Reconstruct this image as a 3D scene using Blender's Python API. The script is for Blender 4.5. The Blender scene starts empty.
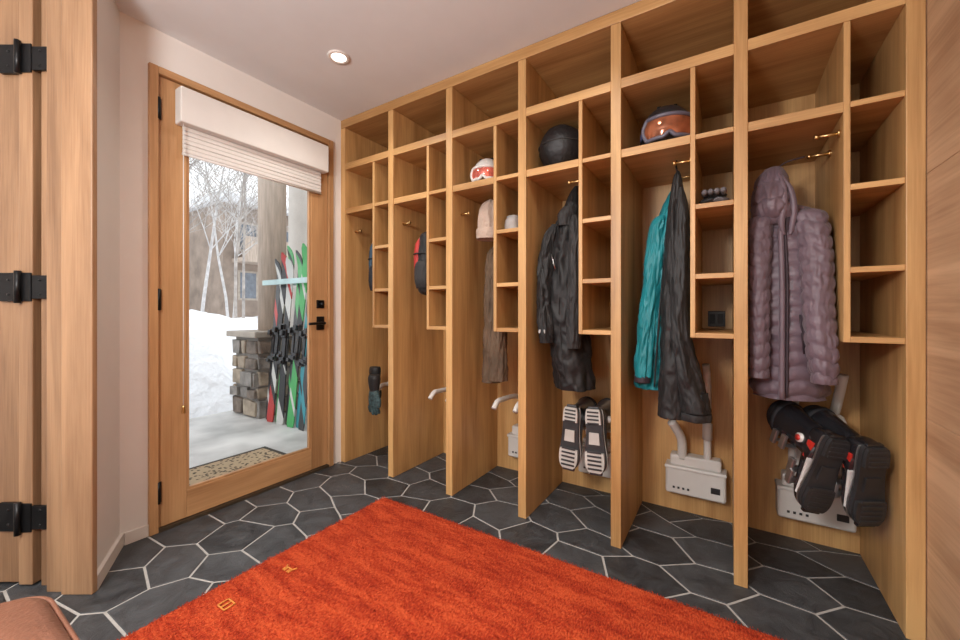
import bpy, bmesh, math, random
from mathutils import Vector, Matrix, noise
random.seed(7)
S=bpy.context.scene
S.view_settings.view_transform='Standard'
S.view_settings.look='None'
TH=math.radians(32.4)
H=1.06
CEIL=2.42
# ---------------------------------------------------------------- materials
def newmat(name):
    m=bpy.data.materials.new(name); m.use_nodes=True
    nt=m.node_tree; b=nt.nodes['Principled BSDF']; return m,nt,b
def mat(name,col,rough=.6,metal=0,var=.15,scale=8,bump=.0,bscale=60,sheen=0,stretch=None,coat=0,bdist=.01):
    m,nt,b=newmat(name)
    tc=nt.nodes.new('ShaderNodeTexCoord'); mp=nt.nodes.new('ShaderNodeMapping')
    if stretch: mp.inputs['Scale'].default_value=stretch
    nt.links.new(tc.outputs['Object'],mp.inputs['Vector'])
    n=nt.nodes.new('ShaderNodeTexNoise'); n.inputs['Scale'].default_value=scale; n.inputs['Detail'].default_value=6
    nt.links.new(mp.outputs[0],n.inputs['Vector'])
    r=nt.nodes.new('ShaderNodeValToRGB')
    r.color_ramp.elements[0].position=.3; r.color_ramp.elements[1].position=.7
    r.color_ramp.elements[0].color=(*[c*(1-var) for c in col],1)
    r.color_ramp.elements[1].color=(*[min(1,c*(1+var)) for c in col],1)
    nt.links.new(n.outputs[0],r.inputs[0]); nt.links.new(r.outputs[0],b.inputs['Base Color'])
    b.inputs['Roughness'].default_value=rough; b.inputs['Metallic'].default_value=metal
    if sheen: b.inputs['Sheen Weight'].default_value=sheen
    if coat: b.inputs['Coat Weight'].default_value=coat
    if bump:
        n2=nt.nodes.new('ShaderNodeTexNoise'); n2.inputs['Scale'].default_value=bscale; n2.inputs['Detail'].default_value=4
        nt.links.new(mp.outputs[0],n2.inputs['Vector'])
        bp=nt.nodes.new('ShaderNodeBump'); bp.inputs['Strength'].default_value=bump; bp.inputs['Distance'].default_value=bdist
        nt.links.new(n2.outputs[0],bp.inputs['Height']); nt.links.new(bp.outputs[0],b.inputs['Normal'])
    return m
def wood(name,dark,light,axis='Z',rough=.42,sc=1.0,dist=.8):
    m,nt,b=newmat(name); L=nt.links
    tc=nt.nodes.new('ShaderNodeTexCoord'); oi=nt.nodes.new('ShaderNodeObjectInfo')
    cmb=nt.nodes.new('ShaderNodeVectorMath'); cmb.operation='SCALE'; cmb.inputs[0].default_value=(13.1,7.7,5.3)
    L.new(oi.outputs['Random'],cmb.inputs['Scale'])
    add=nt.nodes.new('ShaderNodeVectorMath'); L.new(tc.outputs['Object'],add.inputs[0]); L.new(cmb.outputs[0],add.inputs[1])
    def mapped(s_long,s_x):
        mp=nt.nodes.new('ShaderNodeMapping')
        s=[s_x]*3; s['XYZ'.index(axis)]=s_long
        mp.inputs['Scale'].default_value=s; L.new(add.outputs[0],mp.inputs['Vector']); return mp
    n1=nt.nodes.new('ShaderNodeTexNoise'); n1.inputs['Scale'].default_value=1; n1.inputs['Detail'].default_value=7; n1.inputs['Distortion'].default_value=dist
    L.new(mapped(.8*sc,9*sc).outputs[0],n1.inputs['Vector'])
    n2=nt.nodes.new('ShaderNodeTexNoise'); n2.inputs['Scale'].default_value=1; n2.inputs['Detail'].default_value=3
    L.new(mapped(5*sc,160*sc).outputs[0],n2.inputs['Vector'])
    mx=nt.nodes.new('ShaderNodeMath'); mx.operation='MULTIPLY_ADD'; mx.inputs[1].default_value=.35
    L.new(n2.outputs[0],mx.inputs[0]); L.new(n1.outputs[0],mx.inputs[2])
    r=nt.nodes.new('ShaderNodeValToRGB'); r.color_ramp.elements[0].position=.46; r.color_ramp.elements[1].position=.86
    r.color_ramp.elements[0].color=(*dark,1); r.color_ramp.elements[1].color=(*light,1)
    hs=nt.nodes.new('ShaderNodeHueSaturation'); mr=nt.nodes.new('ShaderNodeMapRange'); mr.inputs[3].default_value=.90; mr.inputs[4].default_value=1.07
    L.new(oi.outputs['Random'],mr.inputs[0]); L.new(mr.outputs[0],hs.inputs['Value'])
    L.new(mx.outputs[0],r.inputs[0]); L.new(r.outputs[0],hs.inputs['Color']); L.new(hs.outputs[0],b.inputs['Base Color'])
    b.inputs['Roughness'].default_value=rough
    bp=nt.nodes.new('ShaderNodeBump'); bp.inputs['Strength'].default_value=.08; bp.inputs['Distance'].default_value=.003
    L.new(n2.outputs[0],bp.inputs['Height']); L.new(bp.outputs[0],b.inputs['Normal'])
    return m
OAKd=(.36,.183,.062); OAKl=(.63,.380,.155)
oakZ=wood('oak_vertical',OAKd,OAKl,'Z'); oakX=wood('oak_horizontal',OAKd,OAKl,'X'); oakY=wood('oak_depth',OAKd,OAKl,'Y')
oakD=wood('door_oak',(.33,.17,.072),(.54,.31,.145),'Z'); oakDX=wood('door_oak_h',(.33,.17,.072),(.54,.31,.145),'Y')
veneer=wood('wall_veneer',(.34,.19,.105),(.60,.39,.235),'Y',sc=.7,dist=1.6)
casing_m=wood('casing_wood',(.22,.12,.062),(.42,.25,.135),'Z')
wallm=mat('wall_plaster',(.79,.775,.755),.85,var=.015,bump=.05,bscale=120)
ceilm=mat('ceiling_plaster',(.755,.785,.81),.9,var=.015,bump=.04,bscale=150)
trimw=mat('trim_paint',(.75,.72,.69),.5,var=.02)
blackm=mat('black_iron',(.012,.012,.013),.35,.6,var=.2)
brass=mat('brass',(.65,.45,.20),.28,1,var=.05)
steel=mat('steel',(.6,.6,.6),.3,1,var=.05)
shade=mat('roller_shade_fabric',(.72,.71,.69),.8,var=.03,bump=.1,bscale=300)
grout=mat('grout',(.43,.42,.40),.9,var=.12,scale=30)
plastic=mat('dryer_plastic',(.62,.60,.57),.4,var=.03)
dplastic=mat('dark_plastic',(.02,.02,.022),.35,var=.2)
snow=mat('snow',(.88,.90,.93),.7,var=.05,scale=3,bump=.8,bscale=6,bdist=.08)
# slate tiles
tile,nt,b=newmat('slate_tile'); L=nt.links
at=nt.nodes.new('ShaderNodeAttribute'); at.attribute_name='tid'
tc=nt.nodes.new('ShaderNodeTexCoord'); n=nt.nodes.new('ShaderNodeTexNoise'); n.inputs['Scale'].default_value=11; n.inputs['Detail'].default_value=12; n.inputs['Roughness'].default_value=.7; n.inputs['Distortion'].default_value=.8
L.new(tc.outputs['Object'],n.inputs['Vector'])
ma=nt.nodes.new('ShaderNodeMath'); ma.operation='MULTIPLY_ADD'; ma.inputs[1].default_value=.22
L.new(at.outputs['Fac'],ma.inputs[0]); L.new(n.outputs[0],ma.inputs[2])
r=nt.nodes.new('ShaderNodeValToRGB'); r.color_ramp.elements[0].position=.40; r.color_ramp.elements[1].position=.86
r.color_ramp.elements[0].color=(.013,.015,.018,1); r.color_ramp.elements[1].color=(.085,.092,.10,1)
L.new(ma.outputs[0],r.inputs[0]); L.new(r.outputs[0],b.inputs['Base Color'])
rr_=nt.nodes.new('ShaderNodeMapRange'); rr_.inputs[3].default_value=.30; rr_.inputs[4].default_value=.62; L.new(n.outputs[0],rr_.inputs[0]); L.new(rr_.outputs[0],b.inputs['Roughness'])
bp=nt.nodes.new('ShaderNodeBump'); bp.inputs['Strength'].default_value=.7; bp.inputs['Distance'].default_value=.010
L.new(n.outputs[0],bp.inputs['Height']); L.new(bp.outputs[0],b.inputs['Normal'])
# glass
glass=bpy.data.materials.new('window_glass'); glass.use_nodes=True; nt=glass.node_tree; nt.nodes.clear()
o=nt.nodes.new('ShaderNodeOutputMaterial'); t=nt.nodes.new('ShaderNodeBsdfTransparent'); g=nt.nodes.new('ShaderNodeBsdfGlossy'); g.inputs['Roughness'].default_value=.01
f=nt.nodes.new('ShaderNodeFresnel'); f.inputs[0].default_value=1.2; mxs=nt.nodes.new('ShaderNodeMixShader')
nt.links.new(f.outputs[0],mxs.inputs[0]); nt.links.new(t.outputs[0],mxs.inputs[1]); nt.links.new(g.outputs[0],mxs.inputs[2]); nt.links.new(mxs.outputs[0],o.inputs[0])
def emis(name,col,st):
    m,nt,b=newmat(name); b.inputs['Base Color'].default_value=(*col,1); b.inputs['Emission Color'].default_value=(*col,1); b.inputs['Emission Strength'].default_value=st; return m
# ---------------------------------------------------------------- helpers
def link(o,parent=None):
    S.collection.objects.link(o)
    if parent: o.parent=parent
    return o
def empty(name,loc=(0,0,0),rz=0):
    e=bpy.data.objects.new(name,None); e.empty_display_size=.1; e.location=loc; e.rotation_euler=(0,0,rz); S.collection.objects.link(e); return e
def meshobj(name,verts,faces,mats,parent=None,smooth=False,fm=None):
    me=bpy.data.meshes.new(name); me.from_pydata([tuple(v) for v in verts],[],faces); me.update()
    if not isinstance(mats,(list,tuple)): mats=[mats]
    for m in mats: me.materials.append(m)
    for i,p in enumerate(me.polygons):
        p.use_smooth=smooth
        if fm: p.material_index=fm[i]
    bm=bmesh.new(); bm.from_mesh(me); bmesh.ops.recalc_face_normals(bm,faces=bm.faces); bm.to_mesh(me); bm.free()
    o=bpy.data.objects.new(name,me); return link(o,parent)
def box(name,x0,x1,y0,y1,z0,z1,m,parent=None,bev=.0015,seg=2,smooth=False):
    v=[(x,y,z) for x in(x0,x1) for y in(y0,y1) for z in(z0,z1)]
    f=[(0,1,3,2),(4,6,7,5),(0,4,5,1),(2,3,7,6),(0,2,6,4),(1,5,7,3)]
    o=meshobj(name,v,f,m,parent,smooth)
    if bev:
        md=o.modifiers.new('b','BEVEL'); md.width=bev; md.segments=seg; md.limit_method='ANGLE'
    return o
def boxes(name,lst,m,parent=None,bev=.0015):
    V=[];F=[]
    for (x0,x1,y0,y1,z0,z1) in lst:
        k=len(V); V+=[(x,y,z) for x in(x0,x1) for y in(y0,y1) for z in(z0,z1)]
        F+=[tuple(k+i for i in q) for q in [(0,1,3,2),(4,6,7,5),(0,4,5,1),(2,3,7,6),(0,2,6,4),(1,5,7,3)]]
    o=meshobj(name,V,F,m,parent)
    if bev:
        md=o.modifiers.new('b','BEVEL'); md.width=bev; md.segments=2; md.limit_method='ANGLE'
    return o
def loft(name,rings,m,parent=None,caps=True,smooth=True):
    n=len(rings[0]); V=[p for r in rings for p in r]; F=[]
    for i in range(len(rings)-1):
        for j in range(n):
            F.append((i*n+j,i*n+(j+1)%n,(i+1)*n+(j+1)%n,(i+1)*n+j))
    if caps: F.append(tuple(range(n))); F.append(tuple((len(rings)-1)*n+j for j in range(n)))
    return meshobj(name,V,F,m,parent,smooth)
def tube(name,pts,r,m,parent=None,n=12,radii=None,sub=6):
    P=[Vector(p) for p in pts]; Q=[];R=[]
    radii=radii or [r]*len(P)
    if len(P)==2: Q=P;R=radii
    else:
        for i in range(len(P)-1):
            p0=P[max(i-1,0)];p1=P[i];p2=P[i+1];p3=P[min(i+2,len(P)-1)]
            for s in range(sub):
                t=s/sub
                Q.append(.5*((2*p1)+(p2-p0)*t+(2*p0-5*p1+4*p2-p3)*t*t+(3*p1-p0-3*p2+p3)*t**3)); R.append(radii[i]*(1-t)+radii[i+1]*t)
        Q.append(P[-1]);R.append(radii[-1])
    up=Vector((0,0,1)) if abs((Q[1]-Q[0]).normalized().z)<.9 else Vector((1,0,0))
    rings=[]
    for i,q in enumerate(Q):
        d=(Q[min(i+1,len(Q)-1)]-Q[max(i-1,0)]).normalized()
        a=d.cross(up).normalized(); up=a.cross(d).normalized()
        rings.append([q+R[i]*(math.cos(2*math.pi*j/n)*a+math.sin(2*math.pi*j/n)*up) for j in range(n)])
    return loft(name,rings,m,parent)
def keyinterp(keys,N):
    out=[]; K=len(keys)
    for i in range(N):
        t=i/(N-1)*(K-1); k=min(int(t),K-2); u=t-k
        p0=keys[max(k-1,0)];p1=keys[k];p2=keys[k+1];p3=keys[min(k+2,K-1)]
        out.append([.5*((2*b_)+(c-a)*u+(2*a-5*b_+4*c-d)*u*u+(3*b_-a-3*c+d)*u**3) for a,b_,c,d in zip(p0,p1,p2,p3)])
    return out
def cloth(name,keys,m,parent=None,fold=.12,k=5,seed=0,quilt=None,crumple=.10,n=96,N=130,ztop=None):
    """keys (z,cx,cy,rx,ry) from top to bottom"""
    R=keyinterp(keys,N); rings=[]
    for i,(z,cx,cy,rx,ry) in enumerate(R):
        t=i/(N-1); ring=[]
        for j in range(n):
            a=2*math.pi*j/n; ca,sa=math.cos(a),math.sin(a)
            ph0=1.6*noise.noise(Vector((ca,sa,z*2.3+seed)))
            s=1+fold*(.35+.65*t)*math.sin(k*a+seed+2.2*math.sin(z*3+seed)+ph0)*.55+fold*.3*math.sin((2*k+1)*a+seed*2+z*7+2*ph0)*(.3+.7*t)
            w=noise.noise(Vector((ca*1.8+seed*3,sa*1.8,z*9)))
            s+=crumple*w+crumple*.55*(1-2*abs(noise.noise(Vector((ca*2.2+seed*5,sa*2.2,z*16+w)))))-crumple*.3
            s+=crumple*.25*noise.noise(Vector((ca*6+seed*5,sa*6,z*34)))
            if quilt:
                q,amp=quilt; ph=(z+.008*math.sin(2*a+seed)+.004*math.sin(7*a+z*9))/q
                s+=(amp*(abs(math.sin(math.pi*ph))**.42)-amp*.6)/max(.04,(abs(rx)+abs(ry))/2)
                s+=.05*noise.noise(Vector((ca*9,sa*9+seed,ph*2)))*abs(math.sin(math.pi*ph))
            ring.append((cx+max(rx,.002)*s*ca,cy+max(ry,.002)*s*sa,z))
        rings.append(ring)
    z,cx,cy,rx,ry=R[-1]
    last=rings[-1]
    rings.append([(cx+(p[0]-cx)*.9,cy+(p[1]-cy)*.9,p[2]+.004) for p in last])
    rings.append([(cx+(p[0]-cx)*.8,cy+(p[1]-cy)*.8,p[2]+.08) for p in last])
    return loft(name,rings,m,parent)
def ellipsoid(name,c,r,m,parent=None,zmin=-1,nu=40,nv=24,mod=None):
    rings=[]
    for i in range(nv+1):
        t=-1+2*i/nv; ph=t*math.pi/2; z=max(math.sin(ph),zmin); w=math.cos(ph)
        ring=[]
        for j in range(nu):
            a=2*math.pi*j/nu; v=Vector((w*math.cos(a),w*math.sin(a),z))
            if mod: v=mod(v)
            ring.append((c[0]+r[0]*v.x,c[1]+r[1]*v.y,c[2]+r[2]*v.z))
        rings.append(ring)
    return loft(name,rings,m,parent)
# ---------------------------------------------------------------- floor
XL,XR,YB,YN=-2.85,.54,2.352,-2.45
V=[];F=[];fm=[];tid=[]
def add_box(x0,x1,y0,y1,z0,z1,mi):
    k=len(V); V.extend([(x,y,z) for x in(x0,x1) for y in(y0,y1) for z in(z0,z1)])
    for q in [(0,1,3,2),(4,6,7,5),(0,4,5,1),(2,3,7,6),(0,2,6,4),(1,5,7,3)]:
        F.append(tuple(k+i for i in q)); fm.append(mi); tid.append(0)
add_box(XL,-2.44,YN,.62,-.08,-.003,0); add_box(-2.44,XR,YN,YB,-.08,-.003,0)
a=.165;bb=.078;hh=.108;g=.0046
px=a+bb
def jit(x,y):
    v=Vector((round(x*50)/50*7.3,round(y*50)/50*7.3,2.1))
    return x+.075*noise.noise(v), y+.095*noise.noise(v+Vector((31,17,5)))
for i in range(-14,6):
    for j in range(-14,16):
        cx=i*px-.05; cy=j*2*hh+(hh if i%2 else 0)+.06
        if cx<-2.6 and cy>.55: continue
        pts=[jit(cx+x,cy+y) for (x,y) in [(-a,0),(-bb,-hh),(bb,-hh),(a,0),(bb,hh),(-bb,hh)]]
        n6=6; ins=[]
        for q in range(n6):
            p0=Vector(pts[q-1]);p1=Vector(pts[q]);p2=Vector(pts[(q+1)%n6])
            d1=(p1-p0).normalized(); d2_=(p2-p1).normalized()
            n1=Vector((-d1.y,d1.x)); n2=Vector((-d2_.y,d2_.x)); m_=(n1+n2); m_=m_/max(.2,m_.dot(n1))
            ins.append(p1+m_*g)
        P=[]
        for p in ins:
            X=min(max(p.x,XL),XR);Y=min(max(p.y,YN),YB)
            if cy>.62: X=max(X,-2.44)
            P.append((X,Y))
        if max(p[0] for p in P)-min(p[0] for p in P)<.02 or max(p[1] for p in P)-min(p[1] for p in P)<.02: continue
        k=len(V); mx_=sum(p[0] for p in P)/6; my_=sum(p[1] for p in P)/6
        V.extend([(p[0],p[1],-.006) for p in P]); V.extend([(mx_+(p[0]-mx_)*1.0,my_+(p[1]-my_)*1.0,-.0018) for p in P]); V.extend([(mx_+(p[0]-mx_)*.985,my_+(p[1]-my_)*.985,0) for p in P])
        rt=random.random()
        for q in range(6):
            F.append((k+q,k+(q+1)%6,k+6+(q+1)%6,k+6+q)); fm.append(1); tid.append(rt)
            F.append((k+6+q,k+6+(q+1)%6,k+12+(q+1)%6,k+12+q)); fm.append(1); tid.append(rt)
        F.append(tuple(k+12+q for q in range(6))); fm.append(1); tid.append(rt)
me=bpy.data.meshes.new('floor'); me.from_pydata(V,[],F); me.materials.append(grout); me.materials.append(tile)
for p,mi in zip(me.polygons,fm): p.material_index=mi
at=me.attributes.new('tid','FLOAT','FACE')
for i,t in enumerate(tid): at.data[i].value=t
link(bpy.data.objects.new('floor',me))
# ---------------------------------------------------------------- room shell
box('ceiling',-2.9,.62,-2.55,2.46,CEIL,CEIL+.1,ceilm,bev=0)
box('wall_back',-2.47,.62,2.352,2.46,-.08,CEIL,wallm,bev=0)
boxes('wall_right',[(.536,.62,-2.45,2.352,-.08,.72),(.536,.62,-2.45,2.352,.72,1.50),(.536,.62,-2.45,2.352,1.50,CEIL)],veneer,bev=.0025)
boxes('wall_front',[(-2.9,-2.3,-2.55,-2.45,-.08,CEIL),(-.1,.62,-2.55,-2.45,-.08,CEIL),(-2.3,-.1,-2.55,-2.45,2.2,CEIL),(-2.3,-.1,-2.55,-2.45,-.08,.25)],wallm,bev=0)
w1=empty('added_fill_window')  # unseen window added behind the camera so sky light fills the room
boxes('frame',[(-2.3,-2.24,-2.54,-2.46,.25,2.2),(-.16,-.1,-2.54,-2.46,.25,2.2),(-2.24,-.16,-2.54,-2.46,2.14,2.2),(-2.24,-.16,-2.54,-2.46,.25,.31),(-1.225,-1.175,-2.53,-2.47,.31,2.14)],oakDX,w1)
boxes('panes',[(-2.24,-1.225,-2.503,-2.497,.31,2.14),(-1.175,-.16,-2.503,-2.497,.31,2.14)],glass,w1,bev=0)
DY0,DY1,DZ=.717,1.736,2.24
boxes('wall_left',[(-2.46,-2.32,.60,DY0,-.08,CEIL),(-2.46,-2.32,DY1,2.352,-.08,CEIL),(-2.46,-2.32,DY0,DY1,DZ,CEIL)],wallm,bev=0)
def prism(name,pts,z0,z1,m,parent=None,bev=0):
    n=len(pts); V=[(x,y,z0) for x,y in pts]+[(x,y,z1) for x,y in pts]
    F=[tuple(range(n)),tuple(range(n,2*n))]+[(i,(i+1)%n,n+(i+1)%n,n+i) for i in range(n)]
    o=meshobj(name,V,F,m,parent)
    if bev:
        md=o.modifiers.new('b','BEVEL'); md.width=bev; md.segments=3; md.limit_method='ANGLE'
    return o
prism('wall_angled',[(-2.321,.616),(-2.034,.463),(-2.10,.40),(-2.42,.56)],-.08,CEIL,wallm)
prism('baseboard_angled',[(-2.318,.630),(-2.027,.475),(-2.034,.463),(-2.321,.616)],0,.055,trimw)
box('baseboard_left',-2.32,-2.308,.63,DY0,0,.055,trimw)
box('wall_side',-2.9,-2.8,-2.45,.10,-.08,CEIL,wallm,bev=0)
# ---------------------------------------------------------------- left interior door (rotated frame)
d2=empty('door_2',(0,0,0),TH)
W=empty('wall_alcove',(0,0,0),TH)
box('panel',-2.42,-1.66,1.625,1.70,-.08,CEIL,wallm,W,bev=0)
box('casing_outer',-1.570,-1.4526,1.46,1.482,0,CEIL-.002,casing_m,d2,bev=.004)
box('casing_inner',-1.640,-1.574,1.474,1.50,0,CEIL-.002,casing_m,d2,bev=.004)
box('jamb',-1.700,-1.644,1.51,1.62,0,CEIL-.002,casing_m,d2,bev=.003)
box('door_edge',-1.775,-1.722,1.50,1.62,.01,CEIL-.002,casing_m,d2,bev=.003)
box('door_panel',-2.35,-1.79,1.515,1.57,.01,CEIL-.002,casing_m,d2,bev=.003)
for zc in (2.035,1.156,.27):
    box('hinge_leaf',-1.772,-1.722,1.494,1.4995,zc-.055,zc+.055,blackm,d2)
    box('hinge_leaf',-1.722,-1.655,1.497,1.509,zc-.045,zc+.045,blackm,d2)
    box('hinge_leaf',-1.85,-1.772,1.50,1.512,zc-.055,zc+.055,blackm,d2)
    tube('hinge_barrel',[(-1.765,1.488,zc-.062),(-1.765,1.488,zc+.062)],.010,blackm,d2)
    for sx in (-1.815,-1.69):
        for sz in (-.028,.028): tube('screw',[(sx,1.4985 if sx<-1.7 else 1.4955,zc+sz),(sx,1.502,zc+sz)],.005,blackm,d2,n=10)
# ---------------------------------------------------------------- exterior glazed door
d1=empty('door_1')
fw=.036
box('jamb_left',-2.46,-2.300,DY0,DY0+fw,0,DZ,oakD,d1,bev=.003)
box('jamb_right',-2.46,-2.300,DY1-fw,DY1,0,DZ,oakD,d1,bev=.003)
box('jamb_top',-2.46,-2.300,DY0+fw,DY1-fw,DZ-fw,DZ,oakDX,d1,bev=.003)
sy0,sy1=DY0+fw+.003,DY1-fw-.003; gy0,gy1=.875,1.575; gz0,gz1=.155,2.06
box('stile_hinge',-2.365,-2.318,sy0,gy0,.018,DZ-fw-.003,oakD,d1,bev=.003)
box('stile_lock',-2.365,-2.318,gy1,sy1,.018,DZ-fw-.003,oakD,d1,bev=.003)
box('rail_bottom',-2.365,-2.318,gy0,gy1,.018,gz0,oakDX,d1,bev=.002)
box('rail_top',-2.365,-2.318,gy0,gy1,gz1,DZ-fw-.003,oakDX,d1,bev=.002)
bd=.012
boxes('glazing_bead',[(-2.345,-2.322,gy0,gy0+bd,gz0,gz1),(-2.345,-2.322,gy1-bd,gy1,gz0,gz1),(-2.345,-2.322,gy0+bd,gy1-bd,gz0,gz0+bd)],oakD,d1)
box('glass_pane',-2.343,-2.339,gy0+.002,gy1-.002,gz0,gz1,glass,d1,bev=0)
box('threshold',-2.47,-2.30,DY0+fw,DY1-fw,-.005,.016,mat('threshold_bronze',(.12,.09,.06),.4,.7),d1)
for zc in (2.04,1.12,.19):
    box('hinge_plate',-2.318,-2.312,sy0-.012,sy0+.012,zc-.05,zc+.05,blackm,d1)
    tube('hinge_knuckle',[(-2.306,sy0-.002,zc-.052),(-2.306,sy0-.002,zc+.052)],.008,blackm,d1)
box('deadbolt_plate',-2.318,-2.308,1.612,1.668,1.085,1.14,blackm,d1,bev=.003)
tube('deadbolt_turn',[(-2.310,1.64,1.112),(-2.285,1.64,1.112)],.012,blackm,d1)
box('handle_plate',-2.318,-2.308,1.612,1.668,.94,1.03,blackm,d1,bev=.003)
tube('handle_stem',[(-2.310,1.64,.985),(-2.270,1.64,.985)],.010,blackm,d1)
tube('handle_lever',[(-2.272,1.648,.985),(-2.268,1.60,.985),(-2.272,1.53,.983)],.009,blackm,d1)
sh=empty('roller_shade')
box('valance',-2.314,-2.245,.822,1.657,1.99,2.165,shade,sh,bev=.006,seg=3)
for i in range(6): box('fold',-2.308,-2.292+.0015*(i%2),.85,1.632,1.99-.022*(i+1),1.99-.022*i-.001,shade,sh,bev=.004,seg=3)
tube('hem_bar',[(-2.300,.848,1.852),(-2.300,1.634,1.852)],.007,shade,sh)
tube('pull_cord',[(-2.27,.842,1.99),(-2.27,.842,.60)],.0022,shade,sh,n=6)
tube('cord_weight',[(-2.27,.842,.60),(-2.27,.842,.59),(-2.27,.842,.56)],.008,brass,sh,radii=[.003,.008,.009])
# ---------------------------------------------------------------- lockers
lk=empty('mudroom_lockers')
Y0,Y1=1.81,2.334; P0=-2.320; PI=.4682; TK=.045
xs=[P0+PI*i for i in range(7)]
box('back_panel',P0+.001,.534,Y1,2.350,0,CEIL-.002,oakZ,lk,bev=0)
for i,x in enumerate(xs):
    box('divider_%d'%i,x,x+TK if i<6 else .534,Y0,Y1,0,CEIL-.062,oakZ,lk,bev=.002)
box('top_rail',P0,.534,Y0,Y1,CEIL-.06,CEIL-.002,oakX,lk,bev=.002)
for i in range(6):
    xl=xs[i]+TK; xr=xs[i+1]; pl=xr-.150; pr=xr-.132
    box('upper_shelf_%d'%i,xl,xr,Y0+.001,Y1,2.062,2.105,oakX,lk)
    box('cubby_side_%d'%i,pl,pr,Y0+.004,Y1,.955,2.062,oakZ,lk)
    box('helmet_shelf_%d'%i,xl,pl,Y0+.004,Y1,1.752,1.788,oakX,lk)
    for k,z in enumerate((.955,1.195,1.48,1.765)):
        box('cubby_shelf_%d_%d'%(i,k),pr,xr,Y0+.006,Y1,z,z+.02,oakX,lk)
    if i<3:
        tube('coat_peg_%d'%i,[(xl,1.90,1.64),(xl+.055,1.90,1.64)],.007,brass,lk)
        tube('coat_peg_cap_%d'%i,[(xl+.05,1.90,1.64),(xl+.062,1.90,1.64)],.011,brass,lk)
    for yy,zz in ((1.87,1.70),(2.02,1.68)) if i>2 else ((2.02,1.68),):
        tube('coat_peg_r%d'%i,[(pl,yy,zz),(pl-.06,yy,zz)],.006,brass,lk)
        tube('coat_peg_tip%d'%i,[(pl-.058,yy,zz),(pl-.070,yy,zz)],.010,brass,lk)
        tube('coat_peg_base%d'%i,[(pl,yy,zz),(pl-.006,yy,zz)],.014,brass,lk)
wo=empty('wall_outlet')
box('plate',-.085,-.01,2.326,2.333,.985,1.065,dplastic,wo,bev=.003)
for s in (-.065,-.03): box('socket',s-.012,s+.012,2.322,2.326,1.00,1.05,blackm,wo,bev=.002)
# ---------------------------------------------------------------- boot dryers
def dryer(bay,style):
    xc=xs[bay]+TK+.262
    e=empty('boot_dryer')
    box('body',xc-.135,xc+.135,2.245,2.333,.12,.265,plastic,e,bev=.012,seg=3)
    box('manifold',xc-.115,xc+.115,2.262,2.333,.262,.318,plastic,e,bev=.010,seg=3)
    box('ledge',xc-.138,xc+.138,2.238,2.333,.248,.266,plastic,e,bev=.006)
    boxes('vents',[(xc-.10+.022*i,xc-.09+.022*i,2.242,2.246,.15,.16) for i in range(4)],dplastic,e,bev=0)
    box('control',xc+.07,xc+.11,2.242,2.246,.16,.19,dplastic,e)
    if style=='fwd':
        for xx in (-.672,-.548):
            tube('air_tube',[(xx,2.29,.30),(xx,2.285,.45),(xx,2.24,.52),(xx,2.16,.54),(xx,2.0,.54)],.017,plastic,e)
    elif style=='bare':
        tube('air_tube',[(xc-.06,2.28,.30),(xc-.06,2.26,.40),(xc-.085,2.22,.47),(xc-.10,2.20,.50)],.022,plastic,e)
        tube('air_tube',[(xc+.055,2.28,.30),(xc+.055,2.27,.5),(xc+.055,2.255,.70),(xc+.05,2.23,.80)],.017,plastic,e)
        tube('tube_collar',[(xc+.055,2.265,.42),(xc+.055,2.262,.50)],.022,plastic,e)
    elif style=='front':
        for s in (-.045,.09):
            tube('air_tube',[(xc+s,2.29,.30),(xc+s,2.28,.46),(xc+s,2.2,.53),(xc+s,2.0,.545),(xc+s,1.95,.54),(xc+s,1.915,.51)],.015,plastic,e)
    elif style=='tall':
        tube('air_tube',[(xc-.075,2.29,.30),(xc-.075,2.27,.45),(xc-.075,2.24,.68)],.018,plastic,e)
        tube('air_tube',[(xc+.03,2.29,.30),(xc+.04,2.27,.5),(xc+.06,2.2,.66),(xc+.075,2.16,.80)],.018,plastic,e)
        for xx in (.27,.40): tube('boot_tube',[(xx,2.26,.31),(xx,2.25,.53),(xx-.01,2.16,.62),(xx-.01,2.06,.59)],.015,plastic,e)
    return e
dryer(5,'tall'); dryer(4,'bare'); dryer(3,'fwd'); dryer(2,'front'); dryer(1,'front'); dryer(0,'front')
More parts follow.
